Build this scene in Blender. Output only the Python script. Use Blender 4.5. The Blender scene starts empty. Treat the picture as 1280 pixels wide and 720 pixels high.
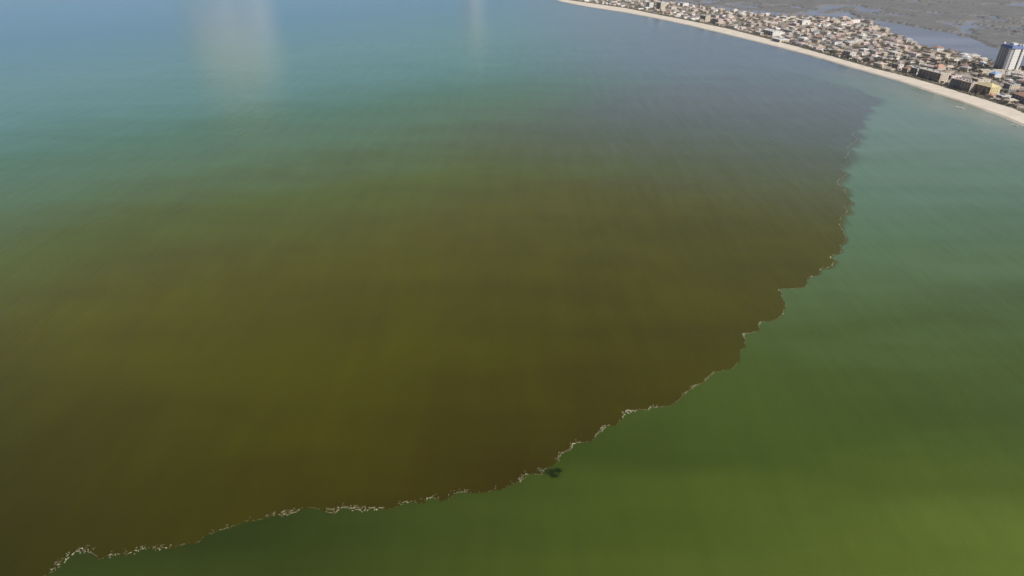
import bpy, bmesh, math, random
from mathutils import Vector, Matrix, noise
from mathutils.geometry import tessellate_polygon
random.seed(7)
S = bpy.context.scene
COL = S.collection
# ------------------------------------------------------------------ camera
CAM_H, FPX, PITCH = 250.0, 800.0, math.radians(30)
cd = bpy.data.cameras.new('camera'); cam = bpy.data.objects.new('camera', cd); COL.objects.link(cam)
cam.location = (0, 0, CAM_H); cam.rotation_euler = (math.radians(90)-PITCH, 0, 0)
cd.sensor_width = 36; cd.lens = 36*FPX/1280; cd.clip_start = 1; cd.clip_end = 60000
S.camera = cam
# ------------------------------------------------------------------ world, sun, exposure
SUN_EL = math.radians(39); SUN_AZ = math.atan2(0.64, -0.77)      # clockwise from +Y
W = bpy.data.worlds.new('World'); S.world = W; W.use_nodes = True
nt = W.node_tree; bg = nt.nodes['Background']
sky = nt.nodes.new('ShaderNodeTexSky'); sky.sky_type = 'NISHITA'; sky.sun_disc = False
sky.sun_elevation = SUN_EL; sky.sun_rotation = SUN_AZ; sky.air_density = 0.7; sky.dust_density = 1.0
nt.links.new(sky.outputs[0], bg.inputs[0]); bg.inputs[1].default_value = 0.088
sd = bpy.data.lights.new('sun', 'SUN'); sun = bpy.data.objects.new('sun', sd); COL.objects.link(sun)
sd.energy = 4.55; sd.angle = math.radians(0.5); sd.color = (1, .94, .85)
sv = Vector((math.sin(SUN_AZ)*math.cos(SUN_EL), math.cos(SUN_AZ)*math.cos(SUN_EL), math.sin(SUN_EL)))
sun.rotation_euler = sv.to_track_quat('Z', 'Y').to_euler()
S.view_settings.view_transform = 'Standard'; S.view_settings.look = 'None'
S.view_settings.exposure = 0; S.view_settings.gamma = 1
HAZE_DENSITY = 0.5e-4
# ------------------------------------------------------------------ helpers
def g(px, py):
    """a point of the survey drawing (1280 x 720) as a point on the ground"""
    x = (px-640)/FPX; u = -(py-360)/FPX
    dy = math.cos(PITCH)+u*math.sin(PITCH); dz = -math.sin(PITCH)+u*math.cos(PITCH)
    t = CAM_H/-dz
    return (x*t, dy*t)
def tag(o, label=None, cat=None, group=None, kind=None):
    if label: o['label'] = label
    if cat: o['category'] = cat
    if group: o['group'] = group
    if kind: o['kind'] = kind
    return o
def mesh_obj(name, verts, faces, mats, parent=None, mi=None, smooth=False):
    me = bpy.data.meshes.new(name); me.from_pydata(verts, [], faces)
    for m in (mats if isinstance(mats, (list, tuple)) else [mats]): me.materials.append(m)
    if mi: me.polygons.foreach_set('material_index', mi)
    if smooth: me.polygons.foreach_set('use_smooth', [True]*len(me.polygons))
    me.update()
    o = bpy.data.objects.new(name, me); COL.objects.link(o)
    if parent: o.parent = parent
    return o
def link_mesh(name, me, parent=None):
    o = bpy.data.objects.new(name, me); COL.objects.link(o)
    if parent: o.parent = parent
    return o
def empty(name, loc=(0, 0, 0), rz=0):
    o = bpy.data.objects.new(name, None); COL.objects.link(o); o.location = loc; o.rotation_euler = (0, 0, rz); return o
class MB:
    def __init__(s): s.v = []; s.f = []; s.m = []
    def box(s, x0, x1, y0, y1, z0, z1, m=0):
        n = len(s.v)
        s.v += [(x0,y0,z0),(x1,y0,z0),(x1,y1,z0),(x0,y1,z0),(x0,y0,z1),(x1,y0,z1),(x1,y1,z1),(x0,y1,z1)]
        for q in ((3,2,1,0),(4,5,6,7),(0,1,5,4),(1,2,6,5),(2,3,7,6),(3,0,4,7)): s.f.append(tuple(n+i for i in q)); s.m.append(m)
    def poly(s, pts, m=0):
        n = len(s.v); s.v += [tuple(p) for p in pts]; s.f.append(tuple(range(n, n+len(pts)))); s.m.append(m)
    def hip(s, x0, x1, y0, y1, z0, z1, over=.4, ridge=None, m=0):
        x0 -= over; x1 += over; y0 -= over; y1 += over
        w, l = x1-x0, y1-y0
        if ridge is None: ridge = min(w, l)/2
        n = len(s.v)
        if l >= w: a, b = ((x0+x1)/2, y0+ridge, z1), ((x0+x1)/2, y1-ridge, z1); fs = ((0,1,4),(1,2,5,4),(2,3,5),(3,0,4,5))
        else: a, b = (x0+ridge, (y0+y1)/2, z1), (x1-ridge, (y0+y1)/2, z1); fs = ((3,0,4),(0,1,5,4),(1,2,5),(2,3,4,5))
        s.v += [(x0,y0,z0),(x1,y0,z0),(x1,y1,z0),(x0,y1,z0),a,b]
        for q in fs: s.f.append(tuple(n+i for i in q)); s.m.append(m)
        s.f.append((n+3,n+2,n+1,n)); s.m.append(m)
    def build(s, name, mats, parent=None): return mesh_obj(name, s.v, s.f, mats, parent, s.m)
def sheet(name, pts, z, mat, kind='structure'):
    P = [Vector((p[0], p[1], 0)) for p in pts]
    tris = tessellate_polygon([P])
    fs = []
    for a, b, c in tris:
        if (P[b]-P[a]).cross(P[c]-P[a]).z < 0: a, b, c = c, b, a
        fs.append((a, b, c))
    zz = z if callable(z) else (lambda x, y: z)
    o = mesh_obj(name, [(p.x, p.y, zz(p.x, p.y)) for p in P], fs, mat)
    o['kind'] = kind
    return o
def inside(x, y, poly):
    c = False; j = len(poly)-1
    for i in range(len(poly)):
        xi, yi = poly[i]; xj, yj = poly[j]
        if (yi > y) != (yj > y) and x < (xj-xi)*(y-yi)/(yj-yi)+xi: c = not c
        j = i
    return c
# ------------------------------------------------------------------ materials
def new_mat(name):
    m = bpy.data.materials.new(name); m.use_nodes = True
    return m, m.node_tree, m.node_tree.nodes['Principled BSDF']
def mat(name, rgb, rough=.8, var=.12, scale=.5, metal=0, perobj=0):
    m, nt, b = new_mat(name)
    tc = nt.nodes.new('ShaderNodeTexCoord')
    no = nt.nodes.new('ShaderNodeTexNoise'); no.inputs['Scale'].default_value = scale; no.inputs['Detail'].default_value = 5
    nt.links.new(tc.outputs['Object'], no.inputs['Vector'])
    mr = nt.nodes.new('ShaderNodeMapRange'); mr.inputs[1].default_value = .3; mr.inputs[2].default_value = .7
    mr.inputs[3].default_value = 1-var; mr.inputs[4].default_value = 1+var
    nt.links.new(no.outputs['Fac'], mr.inputs[0])
    mx = nt.nodes.new('ShaderNodeVectorMath'); mx.operation = 'SCALE'; mx.inputs[0].default_value = rgb
    out = mr.outputs[0]
    if perobj:
        oi = nt.nodes.new('ShaderNodeObjectInfo')
        m2 = nt.nodes.new('ShaderNodeMapRange'); m2.inputs[3].default_value = 1-perobj; m2.inputs[4].default_value = 1+perobj
        nt.links.new(oi.outputs['Random'], m2.inputs[0])
        mu = nt.nodes.new('ShaderNodeMath'); mu.operation = 'MULTIPLY'
        nt.links.new(out, mu.inputs[0]); nt.links.new(m2.outputs[0], mu.inputs[1]); out = mu.outputs[0]
    nt.links.new(out, mx.inputs['Scale']); nt.links.new(mx.outputs[0], b.inputs['Base Color'])
    b.inputs['Roughness'].default_value = rough; b.inputs['Metallic'].default_value = metal
    return m

def ramp(nt, fac, stops):
    r = nt.nodes.new('ShaderNodeValToRGB'); e = r.color_ramp.elements
    e[0].position, e[0].color = stops[0][0], (*stops[0][1], 1)
    e[1].position, e[1].color = stops[-1][0], (*stops[-1][1], 1)
    for p, c in stops[1:-1]:
        q = e.new(p); q.color = (*c, 1)
    nt.links.new(fac, r.inputs[0]); return r.outputs[0]
def math_node(nt, op, a, b=None, c=None):
    n = nt.nodes.new('ShaderNodeMath'); n.operation = op
    for i, v in enumerate((a, b, c)):
        if v is None: continue
        if isinstance(v, (int, float)): n.inputs[i].default_value = v
        else: nt.links.new(v, n.inputs[i])
    return n.outputs[0]
def mixc(nt, f, a, b):
    n = nt.nodes.new('ShaderNodeMix'); n.data_type = 'RGBA'
    if isinstance(f, (int, float)): n.inputs[0].default_value = f
    else: nt.links.new(f, n.inputs[0])
    for i, v in ((6, a), (7, b)):
        if isinstance(v, tuple): n.inputs[i].default_value = (*v, 1)
        else: nt.links.new(v, n.inputs[i])
    return n.outputs[2]
def noise_node(nt, vec, scale, detail=3, sx=1, sy=1, rot=0, rough=.5):
    mp = nt.nodes.new('ShaderNodeMapping'); mp.inputs['Scale'].default_value = (sx, sy, 1); mp.inputs['Rotation'].default_value = (0, 0, rot)
    nt.links.new(vec, mp.inputs[0])
    # rotate first, then scale
    mp.vector_type = 'TEXTURE' if False else 'POINT'
    n = nt.nodes.new('ShaderNodeTexNoise'); n.inputs['Scale'].default_value = scale; n.inputs['Detail'].default_value = detail; n.inputs['Roughness'].default_value = rough
    nt.links.new(mp.outputs[0], n.inputs['Vector']); return n.outputs['Fac']
def remap(nt, v, a, b, c=0., d=1., smooth=True):
    n = nt.nodes.new('ShaderNodeMapRange'); n.interpolation_type = 'SMOOTHSTEP' if smooth else 'LINEAR'
    n.inputs[1].default_value = a; n.inputs[2].default_value = b; n.inputs[3].default_value = c; n.inputs[4].default_value = d
    nt.links.new(v, n.inputs[0]); return n.outputs[0]

# base colours of the water (plankton and sediment); lens vignetting is painted in below
BLOOM_CORE = (.070, .054, .0030)
BLOOM_EDGE = (.060, .066, .020)
CLEAR_NEAR = (.060, .100, .018)     # green, bottom right
CLEAR_MID = (.050, .105, .038)
CLEAR_SHOAL = (.115, .170, .105)
CLEAR_OPEN = (.030, .090, .085)    # teal open gulf
def water_mat(name, bloom):
    m, nt, b = new_mat(name)
    tc = nt.nodes.new('ShaderNodeTexCoord'); P = tc.outputs['Object']
    sp = nt.nodes.new('ShaderNodeSeparateXYZ'); nt.links.new(P, sp.inputs[0]); X, Y = sp.outputs[0], sp.outputs[1]
    big = noise_node(nt, P, .0035, 3, 1, 1.6, .3)
    mid = noise_node(nt, P, .009, 4, .5, 2.2, .25)
    fine = noise_node(nt, P, .05, 4, 1.7, .20, -.12)
    bigc = math_node(nt, 'SUBTRACT', big, .5); midc = math_node(nt, 'SUBTRACT', mid, .5); finec = math_node(nt, 'SUBTRACT', fine, .5)
    # open gulf: one plankton gradient running offshore, brown core to teal
    far = math_node(nt, 'ADD', math_node(nt, 'MULTIPLY', math_node(nt, 'SMOOTH_MIN', X, 50., 120.), -.66), Y)
    far = math_node(nt, 'ADD', far, math_node(nt, 'MULTIPLY', bigc, 260.))
    far = math_node(nt, 'ADD', far, math_node(nt, 'MULTIPLY', midc, 110.))
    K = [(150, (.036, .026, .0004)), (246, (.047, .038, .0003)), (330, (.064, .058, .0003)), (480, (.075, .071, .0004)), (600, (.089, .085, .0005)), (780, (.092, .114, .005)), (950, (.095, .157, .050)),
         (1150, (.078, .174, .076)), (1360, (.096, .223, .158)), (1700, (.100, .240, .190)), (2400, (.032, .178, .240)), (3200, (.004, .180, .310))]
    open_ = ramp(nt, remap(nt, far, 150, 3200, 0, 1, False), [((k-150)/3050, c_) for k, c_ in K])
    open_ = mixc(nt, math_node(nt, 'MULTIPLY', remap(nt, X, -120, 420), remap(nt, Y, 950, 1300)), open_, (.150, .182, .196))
    # clear coastal water
    yy = math_node(nt, 'ADD', Y, math_node(nt, 'MULTIPLY', midc, 130.))
    yy = math_node(nt, 'ADD', yy, math_node(nt, 'MULTIPLY', X, -.06))
    K2 = [(140, (.106, .148, .018)), (180, (.105, .146, .017)), (248, (.056, .088, .009)), (325, (.062, .095, .013)), (430, (.090, .142, .048)), (590, (.107, .185, .100)), (900, (.172, .255, .195)), (1500, (.120, .205, .190))]
    clear = ramp(nt, remap(nt, yy, 140, 1500, 0, 1, False), [((k-140)/1360, c_) for k, c_ in K2])
    vignette = remap(nt, math_node(nt, 'ADD', X, math_node(nt, 'MULTIPLY', Y, .9)), 60, 400, .40, 1.0, False)  # lens vignetting painted into the clear water, darker near and to the left
    xs = nt.nodes.new('ShaderNodeVectorMath'); xs.operation = 'SCALE'; nt.links.new(clear, xs.inputs[0]); nt.links.new(vignette, xs.inputs['Scale']); clear = xs.outputs[0]
    shore = math_node(nt, 'ADD', X, math_node(nt, 'MULTIPLY', math_node(nt, 'SUBTRACT', Y, 900.), .30))
    shore = math_node(nt, 'ADD', shore, math_node(nt, 'MULTIPLY', midc, 60.))
    clear = mixc(nt, remap(nt, shore, 590, 735), clear, (.275, .300, .220))
    clear = mixc(nt, remap(nt, far, 900, 1350), clear, open_)
    if bloom:
        sw = noise_node(nt, P, .008, 6, 1.0, .55, .5, .55); sw.node.inputs['Distortion'].default_value = 2.2
        dk = remap(nt, math_node(nt, 'ADD', X, math_node(nt, 'MULTIPLY', Y, 2.)), 110, 430, .48, 1., False)  # bloom darkened near and to the left, lens falloff put into its colour
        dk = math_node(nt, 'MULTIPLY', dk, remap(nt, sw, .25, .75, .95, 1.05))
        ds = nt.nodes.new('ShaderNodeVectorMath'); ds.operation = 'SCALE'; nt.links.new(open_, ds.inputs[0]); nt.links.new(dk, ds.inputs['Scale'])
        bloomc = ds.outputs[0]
        hue = nt.nodes.new('ShaderNodeHueSaturation'); nt.links.new(bloomc, hue.inputs['Color']); nt.links.new(remap(nt, sw, .3, .7, .497, .504), hue.inputs['Hue']); bloomc = hue.outputs[0]
        bloomc = mixc(nt, remap(nt, far, 850, 1300), bloomc, open_)
        # towards the tip the bloom is greyer and thins out in streaks
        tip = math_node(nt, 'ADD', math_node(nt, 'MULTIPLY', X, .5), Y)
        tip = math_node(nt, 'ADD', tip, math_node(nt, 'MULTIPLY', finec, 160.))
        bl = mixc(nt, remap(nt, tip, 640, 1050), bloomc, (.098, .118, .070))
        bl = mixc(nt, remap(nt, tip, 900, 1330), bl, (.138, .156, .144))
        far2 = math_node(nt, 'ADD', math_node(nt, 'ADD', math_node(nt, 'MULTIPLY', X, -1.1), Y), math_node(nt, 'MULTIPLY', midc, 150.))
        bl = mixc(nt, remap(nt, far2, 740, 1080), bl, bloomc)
        thin = math_node(nt, 'ADD', math_node(nt, 'ADD', Y, math_node(nt, 'MULTIPLY', X, .35)), math_node(nt, 'MULTIPLY', finec, 170.))
        thin = math_node(nt, 'ADD', thin, math_node(nt, 'MULTIPLY', midc, 200.))
        bl = mixc(nt, remap(nt, thin, 1200, 1560), bl, clear)
        at = nt.nodes.new('ShaderNodeAttribute'); at.attribute_name = 'bloom_density'
        q = math_node(nt, 'ADD', at.outputs['Fac'], math_node(nt, 'MULTIPLY', math_node(nt, 'MULTIPLY', finec, 2.6), math_node(nt, 'SUBTRACT', 1., at.outputs['Fac'])))
        c = mixc(nt, remap(nt, q, .12, .95), clear, bl)
    else:
        c = clear
    va = math_node(nt, 'ADD', 1., math_node(nt, 'ADD', math_node(nt, 'MULTIPLY', midc, .22), math_node(nt, 'MULTIPLY', finec, .22)))
    vs = nt.nodes.new('ShaderNodeVectorMath'); vs.operation = 'SCALE'; nt.links.new(c, vs.inputs[0]); nt.links.new(va, vs.inputs['Scale'])
    nt.links.new(vs.outputs[0], b.inputs['Base Color'])
    b.inputs['Roughness'].default_value = .09; b.inputs['IOR'].default_value = 1.33
    w1 = noise_node(nt, P, .09, 5, 1.5, .45, -.15, .6)
    w2 = noise_node(nt, P, .5, 3, .8, 1.3, .4, .6)
    h = math_node(nt, 'ADD', math_node(nt, 'MULTIPLY', w1, 1.0), math_node(nt, 'MULTIPLY', w2, .32))
    bp = nt.nodes.new('ShaderNodeBump'); bp.inputs['Strength'].default_value = 1; bp.inputs['Distance'].default_value = .35
    nt.links.new(h, bp.inputs['Height']); nt.links.new(bp.outputs[0], b.inputs['Normal'])
    return m
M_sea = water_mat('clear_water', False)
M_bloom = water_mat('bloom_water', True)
def simple_water(name, rgb):
    m, nt, b = new_mat(name)
    tc = nt.nodes.new('ShaderNodeTexCoord'); P = tc.outputs['Object']
    n = noise_node(nt, P, .006, 4, .6, 2, .2)
    c = mixc(nt, remap(nt, n, .35, .65), rgb, tuple(v*.7 for v in rgb))
    nt.links.new(c, b.inputs['Base Color']); b.inputs['Roughness'].default_value = .2; b.inputs['IOR'].default_value = 1.33
    w = noise_node(nt, P, .12, 4)
    bp = nt.nodes.new('ShaderNodeBump'); bp.inputs['Distance'].default_value = .25; nt.links.new(w, bp.inputs['Height']); nt.links.new(bp.outputs[0], b.inputs['Normal'])
    return m
M_lagoon = simple_water('lagoon_water', (.25, .25, .30))
M_sand = mat('dry_sand', (.74, .65, .53), .9, .10, .06)
M_wet = mat('wet_sand', (.50, .44, .34), .6, .12, .05)
M_land = mat('town_ground', (.32, .27, .215), .95, .35, .03)
M_main = mat('mainland_ground', (.10, .10, .075), .95, .3, .004)
M_road = mat('road_asphalt', (.16, .155, .15), .9, .1, .2)
M_line = mat('road_paint', (.75, .72, .6), .8, .05, 1)
M_pave = mat('concrete_lot', (.42, .38, .33), .9, .12, .08)
M_mang = mat('mangrove_leaves', (.165, .160, .150), .9, .16, .02)
M_leaf = [mat('leaf_green', (.09, .095, .045), .85, .5, .8, perobj=.3), mat('leaf_olive', (.13, .115, .065), .85, .5, .8, perobj=.3), mat('leaf_dry', (.18, .14, .095), .85, .4, .8, perobj=.3)]
M_bark = mat('bark', (.15, .11, .08), .95, .25, 3)
M_glass = mat('window_glass', (.035, .045, .055), .15, .2, .5)
M_foam = mat('foam', (.54, .50, .34), .9, .25, .8)
M_surf = mat('surf_foam', (.72, .70, .62), .9, .15, .5)
M_weed = mat('floating_weed', (.012, .022, .004), 1, .4, .5); M_weed.node_tree.nodes['Principled BSDF'].inputs['Specular IOR Level'].default_value = .05
M_glare_cloud = mat('glare_cloud_white', (.93, .88, .85), 1, .02, .001)
PAL = {'white': (.70, .68, .65), 'bright_white': (.86, .84, .80), 'cream': (.55, .49, .40), 'yellow': (.64, .54, .30), 'beige': (.52, .44, .35), 'grey': (.38, .37, .365), 'brown': (.29, .225, .18),
       'terracotta': (.46, .25, .17), 'pink': (.56, .44, .39), 'blue': (.13, .18, .36), 'sky_blue': (.24, .36, .56), 'slate': (.24, .225, .235), 'rust': (.34, .20, .14), 'green': (.32, .36, .32), 'charcoal': (.14, .125, .125)}
MR = {k: mat(k+'_paint', v, .8, .10, .6, perobj=.06) for k, v in PAL.items()}
# ------------------------------------------------------------------ sea
R = 20000
def grid_disc(): return [(-R, -R), (R, -R), (R, R), (-R, R)]
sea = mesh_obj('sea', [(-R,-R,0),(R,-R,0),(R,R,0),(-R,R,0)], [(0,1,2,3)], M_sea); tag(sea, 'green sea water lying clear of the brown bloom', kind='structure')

FRONT = [(-260,900),(-140,800),(-40,745),(20,732),(64,715.6),(80.6,699),(100.5,687),(112.5,691),(124,699.5),(142.5,693),(161,693),(176,687.5),(202.5,685.6),(225,682),(247,678),(262,667),(285,660.5),(304,653),
 (328,649),(352,644),(375,636.5),(396,637),(414.5,641.5),(433,633.7),(449.7,638),(473.6,634.5),(485,636.5),(494.7,634.5),(506,627.5),(523,629),(530,629),(538,621),(549.5,627),(565,619.6),(579,613.4),
 (600,615.4),(618,613),(642,605),(651,602),(655,594),(677.5,593),(680,587),(690,583),(698.4,575),(701,568),(718,554),(738,552),(745,544),(752,534.5),(769,532),(780,520.5),(783,513.4),(790,514),(809.5,513.4),
 (814,508),(839,508),(847.5,501),(857,491.5),(867,482.5),(882.6,474),(894,465),(915,461.4),(925,452.5),(926,436),(932.5,425),(929,417),(947.5,414),(950.5,402.5),(972.5,399),(979,391),(981,377.5),(977.5,366),
 (972.5,362),(1007.5,357.5),(1014,346),(1026,341),(1025,336),(1040,332.5),(1045,326),(1037,322),(1052,312.5),(1051,306),(1057,297),(1052,286),(1058,266),(1055.7,235),(1048,231),(1057.5,219),(1049,210),(1059,203),
 (1057,196),(1063,188),(1062,180),(1070,174),(1068,165),(1079,154),(1077,148),(1086,138),(1086,132),(1099,126),(1083,119),(1068,111),(1043,104)]
rnd = random.Random(3)
def refine(pts, levels, amp):
    for _ in range(levels):
        out = []
        for a, b in zip(pts, pts[1:]):
            dx, dy = b[0]-a[0], b[1]-a[1]
            L = math.hypot(dx, dy)
            if L < 2.0: out.append(a); continue
            k = rnd.uniform(-amp, amp)
            t = rnd.uniform(.4, .6)
            out += [a, (a[0]+dx*t-dy*k, a[1]+dy*t+dx*k)]
        out.append(pts[-1]); pts = out
    return pts
front = refine([g(*p) for p in FRONT], 4, .13)
back = [g(*p) for p in [(1000,92),(940,78),(860,60),(700,42),(400,30),(0,22),(-500,16)]] + [(-5000, 2600), (-5000, -600), (-700, -300)]
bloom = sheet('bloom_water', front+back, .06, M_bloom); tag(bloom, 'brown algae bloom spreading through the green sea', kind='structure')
bloom.data.attributes.new('bloom_density', 'FLOAT', 'POINT').data.foreach_set('value', [1.]*len(bloom.data.vertices))
# mixing zone where the bloom feathers out into the clear water towards its tip
fr = [p for p in front if p[1] > 60]; fv = []; ff = []; fa = []; NR = 5
for i, p in enumerate(fr):
    k0, k1 = fr[max(0, i-6)], fr[min(len(fr)-1, i+6)]
    dx, dy = k1[0]-k0[0], k1[1]-k0[1]; L_ = math.hypot(dx, dy)
    wd_ = .9+26*max(0, min(1, (p[1]-430)/330)); k = wd_*(.75+.5*math.sin(p[1]*.11)*math.sin(p[1]*.043))
    nx_, ny_ = (dy/L_)*.6+.4*.35, (-dx/L_)*.6-.4*.94           # feathers trail towards the viewer
    for j in range(NR):
        t_ = j/(NR-1); fv.append((p[0]+nx_*k*t_, p[1]+ny_*k*t_, .03+.012*math.sin(i*.7))); fa.append(.95*(1-t_))
for i in range(len(fr)-1):
    for j in range(NR-1): ff.append((i*NR+j, i*NR+j+1, (i+1)*NR+j+1, (i+1)*NR+j))
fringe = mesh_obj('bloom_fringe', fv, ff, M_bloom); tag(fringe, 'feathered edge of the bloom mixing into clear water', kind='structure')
fringe.data.attributes.new('bloom_density', 'FLOAT', 'POINT').data.foreach_set('value', fa)

# foam along the front: thin broken flecks
fm = MB(); rf = random.Random(5)
def fleck(x, y, L, w, ang, z=.16):
    n = 6; pts = []
    for i in range(n):
        a = 2*math.pi*i/n
        u, v = math.cos(a)*L*rf.uniform(.7, 1.15), math.sin(a)*w*rf.uniform(.6, 1.2)
        pts.append((x+u*math.cos(ang)-v*math.sin(ang), y+u*math.sin(ang)+v*math.cos(ang), z+rf.uniform(0, .06)))
    fm.poly(pts)
strong = [(g(*p), s) for p, s in [((783,514),9),((778,520),5),((752,535),7),((746,543),4),((716,556),7),((711,560),5),((701,570),6),((655,597),5),((652,602),3),((815,510),5),((867,483),5),((857,492),4),((884,474),4),((892,466),3),((929,418),5),((950,404),4),
  ((979,392),3),((973,363),3),((1014,346),3),((1025,337),3),((1038,322),3),((1041,332),3),((681,588),4),((579,614),4),((535,622),4),((510,629),5),((440,636),7),((425,638),6),((455,637),6),((360,640),6),((370,637),4),((90,694),9),((100,688),7),((75,705),7),((170,690),6),((140,694),5),((470,635),5),((200,686),5)]]
dist = 0; nxt = 0
seg = [(a, b) for a, b in zip(front, front[1:]) if b[1] < 860 and a[1] > 140]
for a, b in seg:
    L = math.hypot(b[0]-a[0], b[1]-a[1]); ang = math.atan2(b[1]-a[1], b[0]-a[0])
    k = max(1, int(L/.5))
    for i in range(k):
        t = (i+rf.random())/k; x, y = a[0]+(b[0]-a[0])*t, a[1]+(b[1]-a[1])*t
        base = .46+.7*(noise.noise(Vector((x*.035, y*.035, 3.3))))+.9*noise.noise(Vector((x*.16, y*.16, 9.)))
        st = max([s*math.exp(-(((x-q[0])**2+(y-q[1])**2)/(2*(s*.42)**2))) for q, s in strong]+[0])
        near = max(0, min(1, (300-y)/110))
        base *= 1-.55*max(0, min(1, (y-440)/200))
        p = base+st*.35+.08*near
        if rf.random() < p*.62+.10*(y > 250):
            sp = .10+.10*st
            nx, ny = -math.sin(ang), math.cos(ang)
            off = rf.gauss(0, sp)
            fleck(x+nx*off, y+ny*off, rf.uniform(.2, .55)*(1+.10*st)*(1+max(0, y-400)/500), rf.uniform(.035, .085)*(1+.30*st)*(1+max(0, y-240)/170), ang+rf.gauss(0, .35+.1*st))
        if near > 0 and rf.random() < (.05+.05*st)*near*max(0, base*2):
            # feathered strands trailing off the line into the brown water
            for _ in range(3):
                off = rf.uniform(.3, 2.6)
                nx, ny = -math.sin(ang), math.cos(ang)
                fleck(x+nx*off+rf.gauss(0, .4), y+ny*off, rf.uniform(.3, 1.0), rf.uniform(.03, .07), rf.gauss(.7, .5))
foam = fm.build('foam', M_foam); tag(foam, 'thin broken line of pale foam along the edge of the bloom', kind='stuff')
# dark weed patch
wd = MB(); cx, cy = g(689, 590)
for i in range(1500):
    r = abs(rf.gauss(0, 1)); a = rf.uniform(0, 2*math.pi)
    kx, ky, ks = ((0, 0, 1.), (-3.4, 1.0, .5), (3.6, .9, .6), (1.2, -2.6, .6))[i % 4]; u_ = noise.noise(Vector((a*1.3, i % 4, 2.)))*.8+1
    x, y = cx+kx+math.cos(a)*r*2.3*ks*u_, cy+ky+math.sin(a)*r*1.7*ks*u_
    n = 5; s = rf.uniform(.10, .28)
    wd.poly([(x+math.cos(6.28*j/n)*s*rf.uniform(.6, 1.5), y+math.sin(6.28*j/n)*s*rf.uniform(.5, 1.2), .10+rf.uniform(0, .05)) for j in range(n)])
o = wd.build('floating_seaweed', M_weed); tag(o, 'small dark patch of floating weed beside the foam line', 'seaweed')

# ------------------------------------------------------------------ coast
SHORE = [(700,2),(740,9.5),(780,15.5),(820,23),(860,31.6),(910,43.6),(947,52.7),(975,59.5),(1003,67),(1030,74.5),(1065,85),(1100,95),(1140,107),(1170,117.3),(1200,127),(1230,138),(1255,147),(1280,158),(1330,180),(1400,215)]
DUNE = [(706,0),(743,5.3),(783,11),(822,19),(861,26.6),(911,37),(948,46.5),(976,54),(1004,61.5),(1034,70),(1067,79.5),(1101,89),(1140,98.6),(1151,101.7),(1173,107.8),(1204,118),(1233,126.5),(1258,134.5),(1284,144),(1335,162),(1405,192)]
BACK = [(1405,108),(1300,88),(1262,84),(1235,77),(1217,71),(1160,60),(1125,47),(1105,36),(1085,27),(1040,23),(960,19.5),(900,12),(860,7),(820,1),(790,-3)]
shore = [g(*p) for p in SHORE]; dune = [g(*p) for p in DUNE]; backw = [g(*p) for p in BACK]
far_tip = [(120, 3000), (-60, 4200), (-500, 6000)]
shore = [(-650, 6000), (-200, 4200), (20, 3150)]+shore; dune = [(-600, 6000), (-155, 4200), (60, 3150)]+dune
backw = backw+[(620, 3200), (450, 4200), (0, 6000)]
shore += [(760, 300), (800, -2000)]; dune += [(820, 300), (860, -2000)]; backw = [(1400, -2000), (1400, 400)]+backw
rs = random.Random(11)
def wig(pts, amp, lv=2):
    for _ in range(lv):
        out = []
        for a, b in zip(pts, pts[1:]):
            dx, dy = b[0]-a[0], b[1]-a[1]; L = math.hypot(dx, dy)
            k = rs.uniform(-amp, amp)*min(1, 60/L)
            out += [a, ((a[0]+b[0])/2-dy*k, (a[1]+b[1])/2+dx*k)]
        out.append(pts[-1]); pts = out
    return pts
shore2 = wig(shore, .02, 3); dune2 = wig(dune, .03, 3); back2 = wig(backw, .10, 3)
def strip(name, A, B, zA, zB, m, n=240):
    def samp(P):
        L = [0]
        for a, b in zip(P, P[1:]): L.append(L[-1]+math.hypot(b[0]-a[0], b[1]-a[1]))
        out = []; j = 0
        for i in range(n+1):
            t = L[-1]*i/n
            while j < len(L)-2 and L[j+1] < t: j += 1
            k = (t-L[j])/max(1e-6, L[j+1]-L[j]); out.append((P[j][0]+(P[j+1][0]-P[j][0])*k, P[j][1]+(P[j+1][1]-P[j][1])*k))
        return out
    a, b = samp(A), samp(B)
    v = []; f = []
    for p, q in zip(a, b): v += [(p[0], p[1], zA), (q[0], q[1], zB)]
    for i in range(n): f.append((2*i+2, 2*i+3, 2*i+1, 2*i))
    o = mesh_obj(name, v, f, m); o['kind'] = 'structure'; return o
def offset(P, d):
    out = []
    for i, p in enumerate(P):
        a = P[max(0, i-1)]; b = P[min(len(P)-1, i+1)]
        dx, dy = b[0]-a[0], b[1]-a[1]; L = math.hypot(dx, dy)
        out.append((p[0]-dy/L*d, p[1]+dx/L*d))
    return out
# the shore runs from far to near, so a positive offset goes inland (+x)
wet_in = wig(offset(shore, 7), .02, 3)
o = strip('wet_sand', shore2, wet_in, .08, .5, M_wet, 400); o['label'] = 'damp sand along the water'
o = strip('beach', wet_in, dune2, .5, 1.8, M_sand, 400); o['label'] = 'pale sand beach between town and sea'
land_poly = dune2+back2
o = sheet('ground', land_poly, 1.8, M_land); o['label'] = 'sandy ground under the beach town'
edge = [(a[0], a[1]) for a in back2]
o = strip('bank', back2, [(x+3, y+3) for x, y in back2], 1.8, -.5, M_land, 400); o['label'] = 'low bank at the lagoon side of the town'

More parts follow.
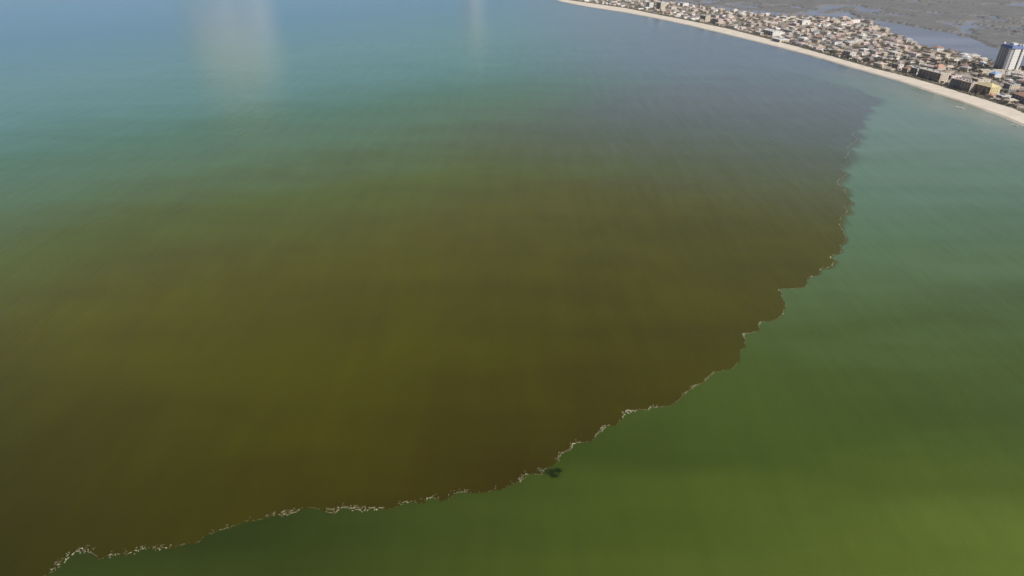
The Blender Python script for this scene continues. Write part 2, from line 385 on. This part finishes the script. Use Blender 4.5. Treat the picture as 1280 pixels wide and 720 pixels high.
# road along the island, with centre line and a parallel lane
def walk(P, step):
    out = []; carry = 0
    for a, b in zip(P, P[1:]):
        L = math.hypot(b[0]-a[0], b[1]-a[1]); t = carry
        while t < L:
            out.append((a[0]+(b[0]-a[0])*t/L, a[1]+(b[1]-a[1])*t/L, math.atan2(b[1]-a[1], b[0]-a[0]))); t += step
        carry = t-L
    return out
road_c = offset(dune, 92)
strip('road', offset(road_c, -6), offset(road_c, 6), 1.83, 1.83, M_road)
strip('pavement', offset(road_c, 6), offset(road_c, 9), 1.95, 1.95, M_pave)
strip('pavement', offset(road_c, -9), offset(road_c, -6), 1.95, 1.95, M_pave)
strip('road_marking', offset(road_c, -.2), offset(road_c, .2), 1.84, 1.84, M_line)

# lagoon and mangroves behind
lag = sheet('lagoon', [(150, 6000), (-500, 7500), (9000, 7500), (9000, -2000), (1250, -2000), (1250, 400)]+[(p[0]-25, p[1]) for p in [g(1300,95), g(1235,85), g(1160,66), g(1100,40), g(1040,27), g(900,16), g(820,4)]]+[(540, 3200)], .03, M_lagoon)
lag['label'] = 'grey blue lagoon behind the beach town'
MANG = [g(*p) for p in [(1500,72),(1330,64),(1262,62),(1240,60),(1226,52),(1205,47),(1180,41),(1140,34),(1105,28.5),(1085,25),(1060,18),(1020,15),(990,17),(960,15),(900,10),(860,5),(830,0)]]
mang_poly = MANG+[(560, 3300), (400, 4300), (600, 7000), (8000, 7000), (8000, 600)]
mv = []; mf = []; idx = {}
def nz(x, y, s, k=0): return noise.noise(Vector((x*s, y*s, k)))
st = 12
def canopy(x0, x1, y0, y1, st, hole):
    nx, ny = int((x1-x0)/st), int((y1-y0)/st)
    keep = {}
    for i in range(nx):
        for j in range(ny):
            x, y = x0+(i+.5)*st, y0+(j+.5)*st
            if not inside(x+30*nz(x, y, .01, 5), y+30*nz(x, y, .01, 8), mang_poly): continue
            if hole(x, y): continue
            keep[(i, j)] = 1
    for (i, j) in keep:
        q = []
        for a, b in ((i, j), (i+1, j), (i+1, j+1), (i, j+1)):
            key = (st, a, b)
            if key not in idx:
                x, y = x0+a*st, y0+b*st
                e = all((a+p, b+r) in keep for p in (-1, 0) for r in (-1, 0))
                z = 2.8+1.3*nz(x, y, .012, 1)+.9*nz(x, y, .09, 2)+random.uniform(-.22, .22) if e else -.2
                jx = random.uniform(-.35, .35)*st
                idx[key] = len(mv); mv.append((x+jx, y+random.uniform(-.35, .35)*st, z))
            q.append(idx[key])
        mf.append(tuple(q))
def hole(x, y):
    ch = abs(nz(x*.5, y, .0022, 4)+.25*nz(x, y, .012, 6))
    pond = nz(x*.6, y, .0032, 12)+.2*nz(x, y, .015, 2)
    west = max(0, min(1, (1500-x)/500))*(1 if y > 1700 else 0)
    return ch < .010+.035*west or pond > .42-.10*west
canopy(350, 3200, 900, 4200, 10, hole)
mg = mesh_obj('mangrove_forest', mv, mf, M_mang); tag(mg, 'grey green mangrove flats behind the lagoon', kind='stuff')
ml = mesh_obj('mainland', [(3200,-R,.6),(R,-R,.6),(R,R,.6),(3200,R,.6)], [(0,1,2,3)], M_main); tag(ml, 'flat mainland reaching the horizon', kind='structure')
ml2 = mesh_obj('mainland', [(700,4200,.6),(3200,4200,.6),(3200,R,.6),(700,R,.6)], [(0,1,2,3)], M_main); tag(ml2, 'flat mainland beyond the lagoon', kind='structure')

# ------------------------------------------------------------------ local frame of the coast
def coast_angle(x, y):
    best = min(walked, key=lambda p: (p[0]-x)**2+(p[1]-y)**2); return best
walked = walk(dune, 12)
occupied = []
def free(x, y, r):
    return all((x-a)**2+(y-b)**2 > (r+c)**2 for a, b, c in occupied)

# ------------------------------------------------------------------ the large buildings: local x across (inland +), local y along the coast away from the camera
def condo(name, corner, L, Wd, H, floors, wall, roof, rot, label, cat, bays=5, end=None, roof_kind='flat', facade='brown', group=None):
    x, y = g(*corner)
    r = empty(name, (x, y, 1.8), rot); tag(r, label, cat, group)
    m = MB(); m.box(0, Wd, 0, L, 0, H); m.build('wall', MR[wall], r)
    if end:
        m = MB(); m.box(.6, Wd+.15, -.35, -.02, 0, H+.3); m.build('end_wall', MR[end], r)
    fh = H/floors
    # sea side gallery: dark recess screens, slabs and dividing piers
    m = MB(); m.box(-.12, -.01, .8, L-.8, .4, H-.4); m.build('recess_panel', MR[facade], r)
    slab = None
    for k in range(floors):
        z = fh*(k+1)-.25
        mm = MB(); mm.box(-1.9, -.13, .6, L-.6, z, z+.22); mm.box(-1.9, -1.82, .6, L-.6, z+.22, z+.85) if k < floors-1 else None
        mm.build('balcony', MR[facade], r)
    for k in range(bays+1):
        yy = .3+(L-.9)*k/bays
        mm = MB(); mm.box(-2.0, -.14, yy, yy+.35, 0, H); mm.build('pier', MR[wall], r)
    # windows of the recess and of the end wall
    wm = MB()
    for k in range(floors):
        for b in range(bays):
            y0 = .3+(L-.9)*(b+.25)/bays; y1 = .3+(L-.9)*(b+.8)/bays
            wm.box(-.2, -.125, y0, y1, fh*k+.5, fh*k+fh*.8)
    o = wm.build('sliding_door', M_glass, r); o['kind'] = 'stuff'
    wm = MB()
    for k in range(floors):
        for b in range(3):
            x0 = Wd*(.2+.25*b); wm.box(x0, x0+1.3, -.45, -.352 if end else -.002, fh*k+1.0, fh*k+2.2)
    o = wm.build('window', M_glass, r); o['kind'] = 'stuff'
    if roof_kind == 'flat':
        m = MB(); m.box(-2.2, Wd+.5, -.5, L+.5, H, H+.45); m.build('roof', MR[roof], r)
        m = MB(); m.box(-2.2, -1.9, -.5, L+.5, H+.45, H+1.1); m.box(Wd+.2, Wd+.5, -.5, L+.5, H+.45, H+1.1); m.box(-1.9, Wd+.2, -.5, -.2, H+.45, H+1.1); m.box(-1.9, Wd+.2, L+.2, L+.5, H+.45, H+1.1)
        m.build('parapet', MR[roof], r)
        for k in range(3):
            yy = L*(.2+.28*k); m = MB(); m.box(Wd*.4, Wd*.4+2.5, yy, yy+3, H+.45, H+2.2); m.build('roof_unit', MR['grey'], r)
    else:
        m = MB(); m.hip(-2, Wd, 0, L, H, H+Wd*.28, .6); m.build('roof', MR[roof], r)
    c = math.cos(rot); s = math.sin(rot)
    for k in range(int(L/8)+1):
        yy = 8*k; xx = Wd/2
        occupied.append((x+xx*c-yy*s, y+xx*s+yy*c, Wd/2+4))
    return r
def rot_at(px, py):
    x, y = g(px, py); b = coast_angle(x, y); return b[2]+math.pi/2     # local +y points away from the camera
condo('condominium', (1174,104.5), 50, 15, 14, 5, 'beige', 'cream', rot_at(1174,104), 'long brown fronted beach condominium with pale flat roof and bright cream end wall', 'condominium', 6, 'cream')
condo('condominium', (1201,113), 22, 17, 13.5, 5, 'slate', 'pink', rot_at(1201,113)+.25, 'slate grey beach condominium with pinkish roof beside a low white house', 'condominium', 3, 'beige', facade='slate')
condo('condominium', (1211.5,117), 19, 13, 14.5, 5, 'beige', 'beige', rot_at(1211,117)+.15, 'narrow brown fronted condominium with beige end wall between grey and yellow blocks', 'condominium', 3, 'beige')
condo('condominium', (1236,122), 30, 17, 14, 5, 'yellow', 'yellow', rot_at(1236,122)+.05, 'yellow condominium with bright gable end and brown sea front on the beach', 'condominium', 4, 'yellow', 'hip', facade='rust')
condo('condominium', (1283,134.5), 34, 16, 12, 4, 'grey', 'terracotta', rot_at(1280,134), 'dark grey condominium with terracotta roof at the near end of the beach', 'condominium', 5, 'grey', 'hip', facade='slate')
condo('apartment_block', (1221,108), 14, 22, 9, 3, 'cream', 'beige', rot_at(1221,108), 'low cream apartment block with beige roof just inland of the yellow condominium', 'apartments', 3, 'cream')
condo('apartment_block', (1146,94.5), 14, 12, 10, 3, 'white', 'white', rot_at(1146,94), 'small white apartment block at the far end of the long brown condominium', 'apartments', 2, 'white')
condo('apartment_block', (1134,93), 13, 11, 8, 3, 'beige', 'rust', rot_at(1134,93), 'beige apartment block with rust coloured hipped roof behind the beach', 'apartments', 3, 'cream', 'hip')
condo('apartment_block', (1122,88.5), 14, 11, 9, 3, 'pink', 'cream', rot_at(1122,88), 'pinkish apartment block with cream roof behind the beach', 'apartments', 3, 'white')
condo('apartment_block', (1189,101), 12, 20, 6, 2, 'white', 'pink', rot_at(1189,101), 'two storey white apartment block with pink roof behind the slate grey condominium', 'apartments', 2, 'white')
condo('apartment_block', (1172,90.5), 10, 17, 7, 2, 'pink', 'terracotta', rot_at(1172,90), 'low pink apartment block with terracotta roof inland of the long condominium', 'apartments', 2, 'pink', 'hip')
condo('hotel', (1243,99), 12, 14, 7, 2, 'white', 'sky_blue', rot_at(1243,99)+.1, 'low white hotel wing under a bright blue roof', 'hotel', 3, 'white', 'hip')
condo('hotel', (1226,93.5), 9, 46, 6, 2, 'cream', 'cream', -.12, 'long low cream roofed hotel wing in front of the tower', 'hotel', 2, 'cream')
condo('hotel', (1258,94.5), 9, 26, 6, 2, 'white', 'cream', -.22, 'low white hotel wing with cream roof at the foot of the tower', 'hotel', 2, 'white')
condo('apartment_block', (1252,126), 12, 14, 5, 2, 'white', 'white', rot_at(1252,126), 'low white beach house with flat white roof beside the yellow condominium', 'beach house', 2, 'white')
condo('apartment_block', (1262,113), 14, 16, 7, 2, 'grey', 'grey', rot_at(1262,113), 'grey flat roofed apartment block inland of the white beach house', 'apartments', 3, 'beige')

# far beach condominiums past the caption
for px, py, L, Wd, H, wl, rfc, lb in [(1062,74.5,22,12,12,'white','cream','white condominium on the beach among low roofs, far along the shore'),(966,46,40,22,9,'white','white','long white roofed hall standing behind the bright patch of beach'),(975,54,26,24,5,'cream','white','low white pavilion at the back of the beach in front of the white hall'),
        (898,31.5,26,14,12,'pink','pink','pink condominium at the back of the far beach'),(882,28,24,14,14,'cream','cream','cream condominium at the back of the far beach, near the pink one'),
        (826,14,24,14,22,'cream','white','tall cream block on the far beach'),(854,9,18,20,9,'white','white','white roofed block standing alone among trees near the lagoon'),(1003,32,20,22,10,'white','white','bright white building at the lagoon side of the town'),(1063,30,14,30,8,'white','cream','white waterfront building with cream roof at the lagoon edge'),(812,12,18,12,18,'white','cream','slim white block farthest but one along the beach')]:
    condo('condominium', (px, py), L, Wd, H, max(2, int(H/3)), wl, rfc, rot_at(px, py), lb, 'condominium', 4, wl, facade='beige' if wl != 'cream' else 'brown')

# ------------------------------------------------------------------ the tower
tx, ty = g(1253.5, 91)
T = empty('hotel_tower', (tx, ty, 1.8), -.04)
tag(T, 'tall white and grey high rise with blue roof beside the lagoon', 'tower')
TW, TL, TH, FL = 22.5, 30., 41., 14
m = MB(); m.box(0, TW, 0, TL, 0, TH); m.build('wall', MR['grey'], T)
m = MB(); m.box(-.35, TW*.22, -1.2, -.02, 0, TH+.2); m.build('end_panel', MR['grey'], T)
m = MB(); m.box(TW*.24, TW*.70, -2.4, -.02, 0, TH+.4); m.build('front_panel', MR['bright_white'], T)
m = MB(); m.box(TW*.86, TW+.6, -3.2, -.02, 0, TH+.4); m.build('front_panel', MR['bright_white'], T)
m = MB(); m.box(TW*.705, TW*.855, -.6, -.01, 0, TH); m.build('recess_panel', MR['charcoal'], T)
for yy, ww in ((.1, 3.2), (TL*.48, 1.2), (TL*.72, 1.2), (TL-2.0, 1.9)):
    m = MB(); m.box(-1.7, -.02, yy, yy+ww, 0, TH+.2); m.build('pilaster', MR['white' if yy != TL*.48 else 'beige'], T)
m = MB(); m.box(-.3, -.01, 3.4, TL-2.1, 0, TH-.3); m.build('recess_panel', MR['grey'], T)
for k in range(FL):
    z = TH/FL*(k+1)-.3
    for ya, yb in ((3.4, TL*.48-.05), (TL*.48+1.25, TL*.72-.05), (TL*.72+1.25, TL-2.1)):
        m = MB(); m.box(-1.5, -.31, ya, yb, z, z+.25); m.box(-1.5, -1.4, ya, yb, z+.25, z+1.2) if k < FL-1 else None
        m.build('balcony', MR['grey'], T)
wm = MB()
for k in range(FL):
    z = TH/FL*k
    for j in range(4): 
        x0 = TW*(.27+.105*j); wm.box(x0, x0+.8, -2.5, -2.402, z+1.1, z+2.0)
    wm.box(TW*.90, TW*.90+1.1, -3.3, -3.202, z+1.0, z+2.1)
    for j in range(5):
        y0 = 4.4+4.7*j
        wm.box(-.36, -.302, y0, y0+2.6, z+.4, z+2.3)
o = wm.build('window', M_glass, T); o['kind'] = 'stuff'
m = MB(); z0, z1 = TH+.42, TH+4.6                     # blue mansard
a = [(-2.2,-3.6,z0),(TW+1.4,-3.6,z0),(TW+1.4,TL+1,z0),(-2.2,TL+1,z0)]; b = [(.8,-.6,z1),(TW-1.6,-.6,z1),(TW-1.6,TL-2,z1),(.8,TL-2,z1)]
for i in range(4): m.poly([a[i], a[(i+1) % 4], b[(i+1) % 4], b[i]])
m.poly(b); m.poly(a[::-1]); m.build('roof', MR['blue'], T)
m = MB(); m.box(7, 15, 9, 18, TH+4.62, TH+8); m.build('penthouse', MR['white'], T)
m = MB(); m.box(15, TW-2, 2, 8, TH+4.62, TH+6.6); m.build('roof_unit', MR['white'], T)
m = MB(); m.box(TW-4.5, TW-2.2, -.2, 1.8, TH+4.62, TH+8); m.build('stair_head', MR['white'], T)
m = MB(); m.box(-.6, 1.8, TL-6, TL-3, TH+4.62, TH+8); m.build('stair_head', MR['white'], T)
for k in range(6): occupied.append((tx+TW/2, ty+8*k, TW/2+3))

# ------------------------------------------------------------------ houses
HV = []
rh = random.Random(21)
for w, l, h, kind in ((9,12,3.2,'hip'),(11,14,3.4,'gable'),(10,10,6.2,'hip'),(12,17,6.4,'hip'),(9,16,3.0,'gable'),(13,15,3.4,'flat'),(11,22,6.5,'flat')):
    a = MB(); a.box(-w/2, w/2, -l/2, l/2, 0, h)
    r_ = MB()
    if kind == 'flat': r_.box(-w/2-.4, w/2+.4, -l/2-.4, l/2+.4, h+.01, h+.5); r_.box(-1.5, 1.5, 1, 4, h+.5, h+1.3)
    else: r_.hip(-w/2, w/2, -l/2, l/2, h+.01, h+w*.24, .7, .05 if kind == 'gable' else None)
    wn = MB()
    for f in range(2 if h > 5 else 1):
        for y0 in [(-l/2+1.5+i*3.4) for i in range(int((l-2)/3.4))]:
            wn.box(-w/2-.08, -w/2-.003, y0, y0+1.7, f*3.1+.8, f*3.1+2.2)
        for x0 in (-w/2+1.6, w/2-3.2): wn.box(x0, x0+1.6, -l/2-.08, -l/2-.003, f*3.1+.8, f*3.1+2.2)
    HV.append((a, r_, wn, max(w, l)))
hm = {}
def hmesh(v, part, colr):
    k = (v, part, colr)
    if k not in hm:
        b = HV[v][part]; me = bpy.data.meshes.new(('house_wall', 'house_roof', 'house_window')[part]); me.from_pydata(b.v, [], b.f)
        me.materials.append(M_glass if part == 2 else MR[colr]); hm[k] = me
    return hm[k]
RC = [('white', 15), ('cream', 16), ('beige', 30), ('pink', 20), ('grey', 11), ('rust', 6), ('terracotta', 2), ('slate', 5), ('brown', 18), ('green', 2)]
WC = ['white', 'cream', 'beige', 'pink', 'white', 'cream']
def pick(): return rh.choices([a for a, _ in RC], [b for _, b in RC])[0]
cand = []
minx, maxx, miny, maxy = -100, 1500, 820, 3100
for b in walked:                                   # rows that follow the coast
    pass
rows = []
for d in [16, 36, 58, 78]+[110+19*i for i in range(40)]:
    for (x, y, a) in walk(offset(dune, d), 18.5):
        x += rh.uniform(-3, 3); y += rh.uniform(-3, 3)
        if y < 840 or y > 3600: continue
        if not inside(x+10, y, land_poly) or not inside(x, y+10, land_poly) or not inside(x-8, y-10, land_poly): continue
        if rh.random() < (.47 if d > 40 else .38): continue
        cand.append((math.hypot(x, y), x, y, a, d))
cand.sort()
def in_frame(x, y):
    zc = y*math.cos(PITCH)+CAM_H*math.sin(PITCH); px = 640+FPX*x/zc
    yc = y*math.sin(PITCH)-CAM_H*math.cos(PITCH); py = 360-FPX*yc/zc
    return px < 1290 and py > -3 and px > -20
nh = 0; restv = MB(); MRl = [MR[k] for k in PAL]; KI = {k: i for i, k in enumerate(PAL)}
house_pts = []
for _, x, y, a, d in cand:
    v = rh.randrange(len(HV)); s = rh.uniform(.8, 1.1); rr = HV[v][3]*s*.5
    if not free(x, y, rr*.8): continue
    occupied.append((x, y, rr*.62)); house_pts.append((x, y, rr))
    rc = pick(); wc = rh.choice(WC); rz = a+math.pi/2+rh.choice((0, 0, math.pi/2))+rh.gauss(0, .06)
    if in_frame(x, y) and nh < 298:
        nh += 1
        where = 'standing behind the dunes' if d < 60 else ('near the island road' if d < 120 else 'in the streets toward the lagoon')
        e = empty('beach_house', (x, y, 1.8), rz); e.scale = (s, s, s)
        st_ = 'two storey' if v in (2, 3, 6) else 'single storey'
        shape = ('hipped', 'gabled', 'hipped', 'hipped', 'gabled', 'flat', 'flat')[v]
        tag(e, f'{st_} {wc} house with {shape} {rc} roof {where}', 'house', f'{st_} {wc} houses with {shape} {rc} roofs {where}')
        link_mesh('wall', hmesh(v, 0, wc), e); link_mesh('roof', hmesh(v, 1, rc), e)
        o = link_mesh('window', hmesh(v, 2, 'glass'), e); o['kind'] = 'stuff'
    else:
        c, sn = math.cos(rz), math.sin(rz)
        for part, colr in ((0, wc), (1, rc)):
            b = HV[v][part]; n = len(restv.v)
            restv.v += [(x+(p[0]*c-p[1]*sn)*s, y+(p[0]*sn+p[1]*c)*s, 1.8+p[2]*s) for p in b.v]
            restv.f += [tuple(n+i for i in f) for f in b.f]; restv.m += [KI[colr]]*len(b.f)
o = restv.build('distant_houses', MRl); tag(o, 'mass of small pale houses farther along the island', kind='stuff')
# driveways / pale yards: patches lying on the ground, real slabs
yd = MB()
for x, y, rr in house_pts:
    a = rh.uniform(-.3, .3); w = rr*rh.uniform(.5, 1.3); dx, dy = rh.uniform(-1, 1)*rr, rh.uniform(.4, 1)*rr
    yd.box(x+dx-w, x+dx+w, y+dy-3, y+dy+3, 1.80, 1.86+rh.uniform(0, .03))
o = yd.build('driveways', M_pave); tag(o, 'pale concrete yards and driveways between the houses', kind='structure')
lots = MB()
for i, (px, py, w, l) in enumerate([(1236,103,34,16),(1200,95,30,22),(1262,104,26,14),(1215,89,40,8),(1250,120,12,9)]):
    x, y = g(px, py); lots.box(x-w/2, x+w/2, y-l/2, y+l/2, 1.8, 1.90)
o = lots.build('parking_lot', M_pave); tag(o, 'pale concrete lots between the near buildings', kind='structure')

# ------------------------------------------------------------------ trees
rt = random.Random(31)
def crown(n, rx, rz, zc, leaf, m, seed):
    q = random.Random(seed); mb = MB()
    blobs = [(q.gauss(0, rx*.45), q.gauss(0, rx*.45), zc+q.gauss(0, rz*.35), q.uniform(.35, .6)*rx) for _ in range(7)]
    for i in range(n):
        bx, by, bz, br = q.choice(blobs)
        d = Vector((q.gauss(0, 1), q.gauss(0, 1), q.gauss(0, 1))).normalized()*br*q.uniform(.7, 1)
        c = Vector((bx, by, bz))+Vector((d.x, d.y, d.z*.8)); u = Vector((q.gauss(0, 1), q.gauss(0, 1), q.gauss(0, 1))).normalized(); w = u.orthogonal().normalized()
        s = leaf*q.uniform(.6, 1.3)
        mb.poly([c+u*s, c+w*s*.7, c-u*s, c-w*s*.7])
    me = bpy.data.meshes.new('crown'); me.from_pydata(mb.v, [], mb.f); me.materials.append(m); return me
def trunk(h, r0, r1, lean=0):
    mb = MB(); n = 6; rings = 4
    for k in range(rings):
        t = k/(rings-1); r_ = r0+(r1-r0)*t
        for i in range(n): mb.v.append((lean*t*t+r_*math.cos(6.283*i/n), r_*math.sin(6.283*i/n), h*t))
    for k in range(rings-1):
        for i in range(n): mb.f.append((k*n+i, k*n+(i+1) % n, (k+1)*n+(i+1) % n, (k+1)*n+i)); mb.m.append(0)
    if not lean:
        for a in (0.3, 2.4, 4.5):                     # limbs
            p0 = Vector((0, 0, h*.6)); p1 = Vector((math.cos(a)*1.6, math.sin(a)*1.6, h*1.25)); w = Vector((-math.sin(a), math.cos(a), 0))*r1
            mb.poly([p0-w, p0+w, p1+w*.4, p1-w*.4]); mb.poly([p0-Vector((0, 0, r1)), p0+Vector((0, 0, r1)), p1+Vector((0, 0, r1*.4)), p1-Vector((0, 0, r1*.4))])
    me = bpy.data.meshes.new('trunk'); me.from_pydata(mb.v, [], mb.f); me.materials.append(M_bark); return me
def palm_crown(h, lean):
    mb = MB()
    for i in range(11):
        a = 6.283*i/11+random.uniform(-.2, .2); L = random.uniform(2.2, 3.0); pr = None
        for k in range(5):
            t = k/4; rr = L*t; z = h+.9*math.sin(t*2.2)-1.6*t*t; w = .5*math.sin(math.pi*min(1, t+.12))+.05
            c = Vector((lean+rr*math.cos(a), rr*math.sin(a), z)); s = Vector((-math.sin(a), math.cos(a), -.25))*w
            if pr: mb.poly([pr[0], pr[1], c+s, c-s])
            pr = (c-s, c+s)
    me = bpy.data.meshes.new('crown'); me.from_pydata(mb.v, [], mb.f); me.materials.append(M_leaf[0]); return me
TV = [(trunk(3.2, .3, .18), crown(190, 3.4, 2.0, 5.2, .75, M_leaf[i % 3], 40+i), ('dark green', 'olive', 'dry brownish')[i % 3]) for i in range(6)]
PV = [(trunk(7.5, .22, .16, 1.0), palm_crown(7.5, 1.0)), (trunk(6, .22, .16, .5), palm_crown(6, .5))]
tp = []
for i in range(14000):
    if rt.random() < .35: y = rt.uniform(850, 1500)
    else: y = rt.uniform(850, 3400)
    x = rt.uniform(300, 1500) if y < 2500 else rt.uniform(-50, 1100)
    if not (inside(x, y, land_poly) and inside(x-4, y, land_poly) and inside(x+4, y, land_poly)): continue
    b = coast_angle(x, y); d = math.hypot(b[0]-x, b[1]-y)
    if abs(d-92) < 12: continue
    if not free(x, y, 1.5): continue
    tp.append((math.hypot(x, y), x, y, d))
tp.sort(); tp = tp[:4600]
nt_, npalm = 0, 0
rest = MB()
for _, x, y, d in tp:
    palm = rt.random() < .22; rz = rt.uniform(0, 6.28); s = rt.uniform(.6, 1.15)
    where = 'behind the dunes' if d < 45 else ('beside the island road' if d < 130 else 'between houses toward the lagoon')
    if in_frame(x, y) and ((palm and npalm < 110) or (not palm and nt_ < 290)):
        if palm:
            npalm += 1; e = empty('palm_tree', (x, y, 1.8), rz); a, b = rt.choice(PV)
            tag(e, f'small palm tree with drooping green fronds {where}', 'palm tree', f'palm trees {where}')
        else:
            nt_ += 1; e = empty('broadleaf_tree', (x, y, 1.8), rz); a, b, kd = rt.choice(TV)
            tag(e, f'bushy {kd} tree with ragged crown {where}', 'tree', f'bushy {kd} trees {where}')
        e.scale = (s, s, s); link_mesh('trunk', a, e); link_mesh('crown', b, e)
    else:
        k = rt.randrange(3); h = rt.uniform(3, 6.5)
        for _ in range(26):
            c = Vector((x+rt.gauss(0, 1.6), y+rt.gauss(0, 1.6), 1.8+h*rt.uniform(.35, 1))); u = Vector((rt.gauss(0, 1), rt.gauss(0, 1), rt.gauss(0, 1))).normalized(); w = u.orthogonal().normalized()
            q = rt.uniform(.8, 1.5); rest.poly([c+u*q, c+w*q*.7, c-u*q, c-w*q*.7], k)
o = rest.build('distant_trees', M_leaf); tag(o, 'distant trees filling the gaps between the houses', kind='stuff')
# dune scrub: ragged line of low bushes at the back of the beach
db = MB()
for (x, y, a) in walk(dune, .8):
    if y < 700 or y > 3000: continue
    for row, (off, pr) in enumerate(((2, .8), (5, .6), (11, .35))):
        g0 = noise.noise(Vector((x*.02, y*.02, row*7.)))
        if g0 < -.30 or rt.random() > pr+.15: continue
        nx, ny = -math.sin(a), math.cos(a); o_ = off+rt.gauss(0, 1.1)
        for _ in range(5):
            c = Vector((x+nx*o_+rt.gauss(0, .6), y+ny*o_+rt.gauss(0, .6), 1.8+rt.uniform(.1, 2.2))); u = Vector((rt.gauss(0, 1), rt.gauss(0, 1), rt.gauss(0, .6))).normalized(); w = u.orthogonal().normalized()
            q = rt.uniform(.4, .95); db.poly([c+u*q, c+w*q*.8, c-u*q, c-w*q*.8], rt.choice((0, 1, 1, 2)))
o = db.build('dune_scrub', M_leaf); tag(o, 'dark ragged line of dune scrub along the back of the beach', kind='stuff')

# ------------------------------------------------------------------ surf
def breaker(px, py, L, W_, seedv, label):
    q = random.Random(seedv); x, y = g(px, py); b = coast_angle(x, y); ang = b[2]; mb = MB()
    for i in range(int(L*9)):
        t = q.uniform(-1, 1); env = (1-t*t)
        u = t*L/2; v = q.gauss(0, W_*.35)*env+.8*math.sin(t*3)
        cx_, cy_ = x+u*math.cos(ang)-v*math.sin(ang), y+u*math.sin(ang)+v*math.cos(ang); n = 5; s = q.uniform(.3, .8)
        mb.poly([(cx_+math.cos(6.28*j/n)*s*q.uniform(.6, 1.3), cy_+math.sin(6.28*j/n)*s*q.uniform(.6, 1.3), .12+.6*env*q.random()) for j in range(n)])
    o = mb.build('breaking_wave', M_surf); tag(o, label, 'wave')
breaker(1200, 134.5, 17, 3.5, 1, 'small white breaking wave just off the beach by the yellow condominium')
breaker(1268, 157, 14, 1.6, 2, 'faint low breaking wave near the sand at the near end of the beach')
sw = MB(); q = random.Random(77)
for (x, y, a) in walk(offset(shore, -1), .9):
    if y < 600 or y > 2600: continue
    if noise.noise(Vector((x*.015, y*.015, 4))) < -.05: continue
    for _ in range(2):
        nx, ny = -math.sin(a), math.cos(a); o_ = q.gauss(0, .8); n = 5; s = q.uniform(.25, .7)
        sw.poly([(x+nx*o_+math.cos(6.28*j/n)*s*q.uniform(.6, 1.6), y+ny*o_+math.sin(6.28*j/n)*s*q.uniform(.6, 1.6), .14+.1*q.random()+max(0, o_+1)*.06) for j in range(n)])
o = sw.build('shore_surf', M_surf); tag(o, 'thin wash of surf along the sand', kind='stuff')

# ------------------------------------------------------------------ unseen clouds added above the haze to lay pale glare on the water
def glare_cloud(az, dist, base, height, rad, seedv, n=26):
    q = random.Random(seedv); bm = bmesh.new()
    cx_, cy_ = math.sin(math.radians(az))*dist, math.cos(math.radians(az))*dist
    for i in range(n):
        t = q.random(); r_ = rad*q.uniform(.30, .5)*(1-.35*t)
        a = q.uniform(0, 6.28); d = rad*q.uniform(0, .62)*(1-.35*t)
        c = Vector((cx_+math.cos(a)*d, cy_+math.sin(a)*d, base+r_+t*(height-2*r_)))
        res = bmesh.ops.create_icosphere(bm, subdivisions=3, radius=r_, matrix=Matrix.Translation(c))
        for v in res['verts']:
            dn = (v.co-c).normalized(); v.co += dn*r_*(.22*noise.noise(v.co*(2.2/r_))+.12*noise.noise(v.co*(6/r_)))
            if v.co.z < base: v.co.z = base+.05*(v.co.z-base)
    me = bpy.data.meshes.new('glare_cloud'); bm.to_mesh(me); bm.free(); me.materials.append(M_glare_cloud)
    me.polygons.foreach_set('use_smooth', [True]*len(me.polygons))
    o = bpy.data.objects.new('glare_cloud', me); COL.objects.link(o); o['kind'] = 'structure'; o['label'] = 'white cumulus shape added out of view for its pale reflection'
glare_cloud(-22.7, 13500, 900, 1800, 1130, 1, 60)
glare_cloud(-3.0, 15000, 900, 1100, 480, 2, 18)

nt = M_glare_cloud.node_tree; b = nt.nodes['Principled BSDF']; tc = nt.nodes.new('ShaderNodeTexCoord')
sp = nt.nodes.new('ShaderNodeSeparateXYZ'); nt.links.new(tc.outputs['Object'], sp.inputs[0])
wn = noise_node(nt, tc.outputs['Object'], .004, 5)
nt.links.new(math_node(nt, 'MULTIPLY', remap(nt, sp.outputs[2], 1100, 1850, .98, .08), remap(nt, wn, .3, .65, .7, 1.)), b.inputs['Alpha'])
# ------------------------------------------------------------------ haze
hz = bpy.data.materials.new('haze_air'); hz.use_nodes = True; n_ = hz.node_tree; n_.nodes.remove(n_.nodes['Principled BSDF'])
pv = n_.nodes.new('ShaderNodeVolumePrincipled'); pv.inputs['Color'].default_value = (.90, .93, .97, 1); pv.inputs['Density'].default_value = HAZE_DENSITY; pv.inputs['Anisotropy'].default_value = .2
n_.links.new(pv.outputs[0], n_.nodes['Material Output'].inputs['Volume'])
m = MB(); Q = R+200; m.box(-Q, Q, -Q, Q, -2, CAM_H+8)
h = m.build('haze', hz); tag(h, 'thin bright sea haze in the air', kind='stuff')
S.cycles.use_denoising = True; S.cycles.transparent_max_bounces = 16
S.cycles.volume_step_rate = 5
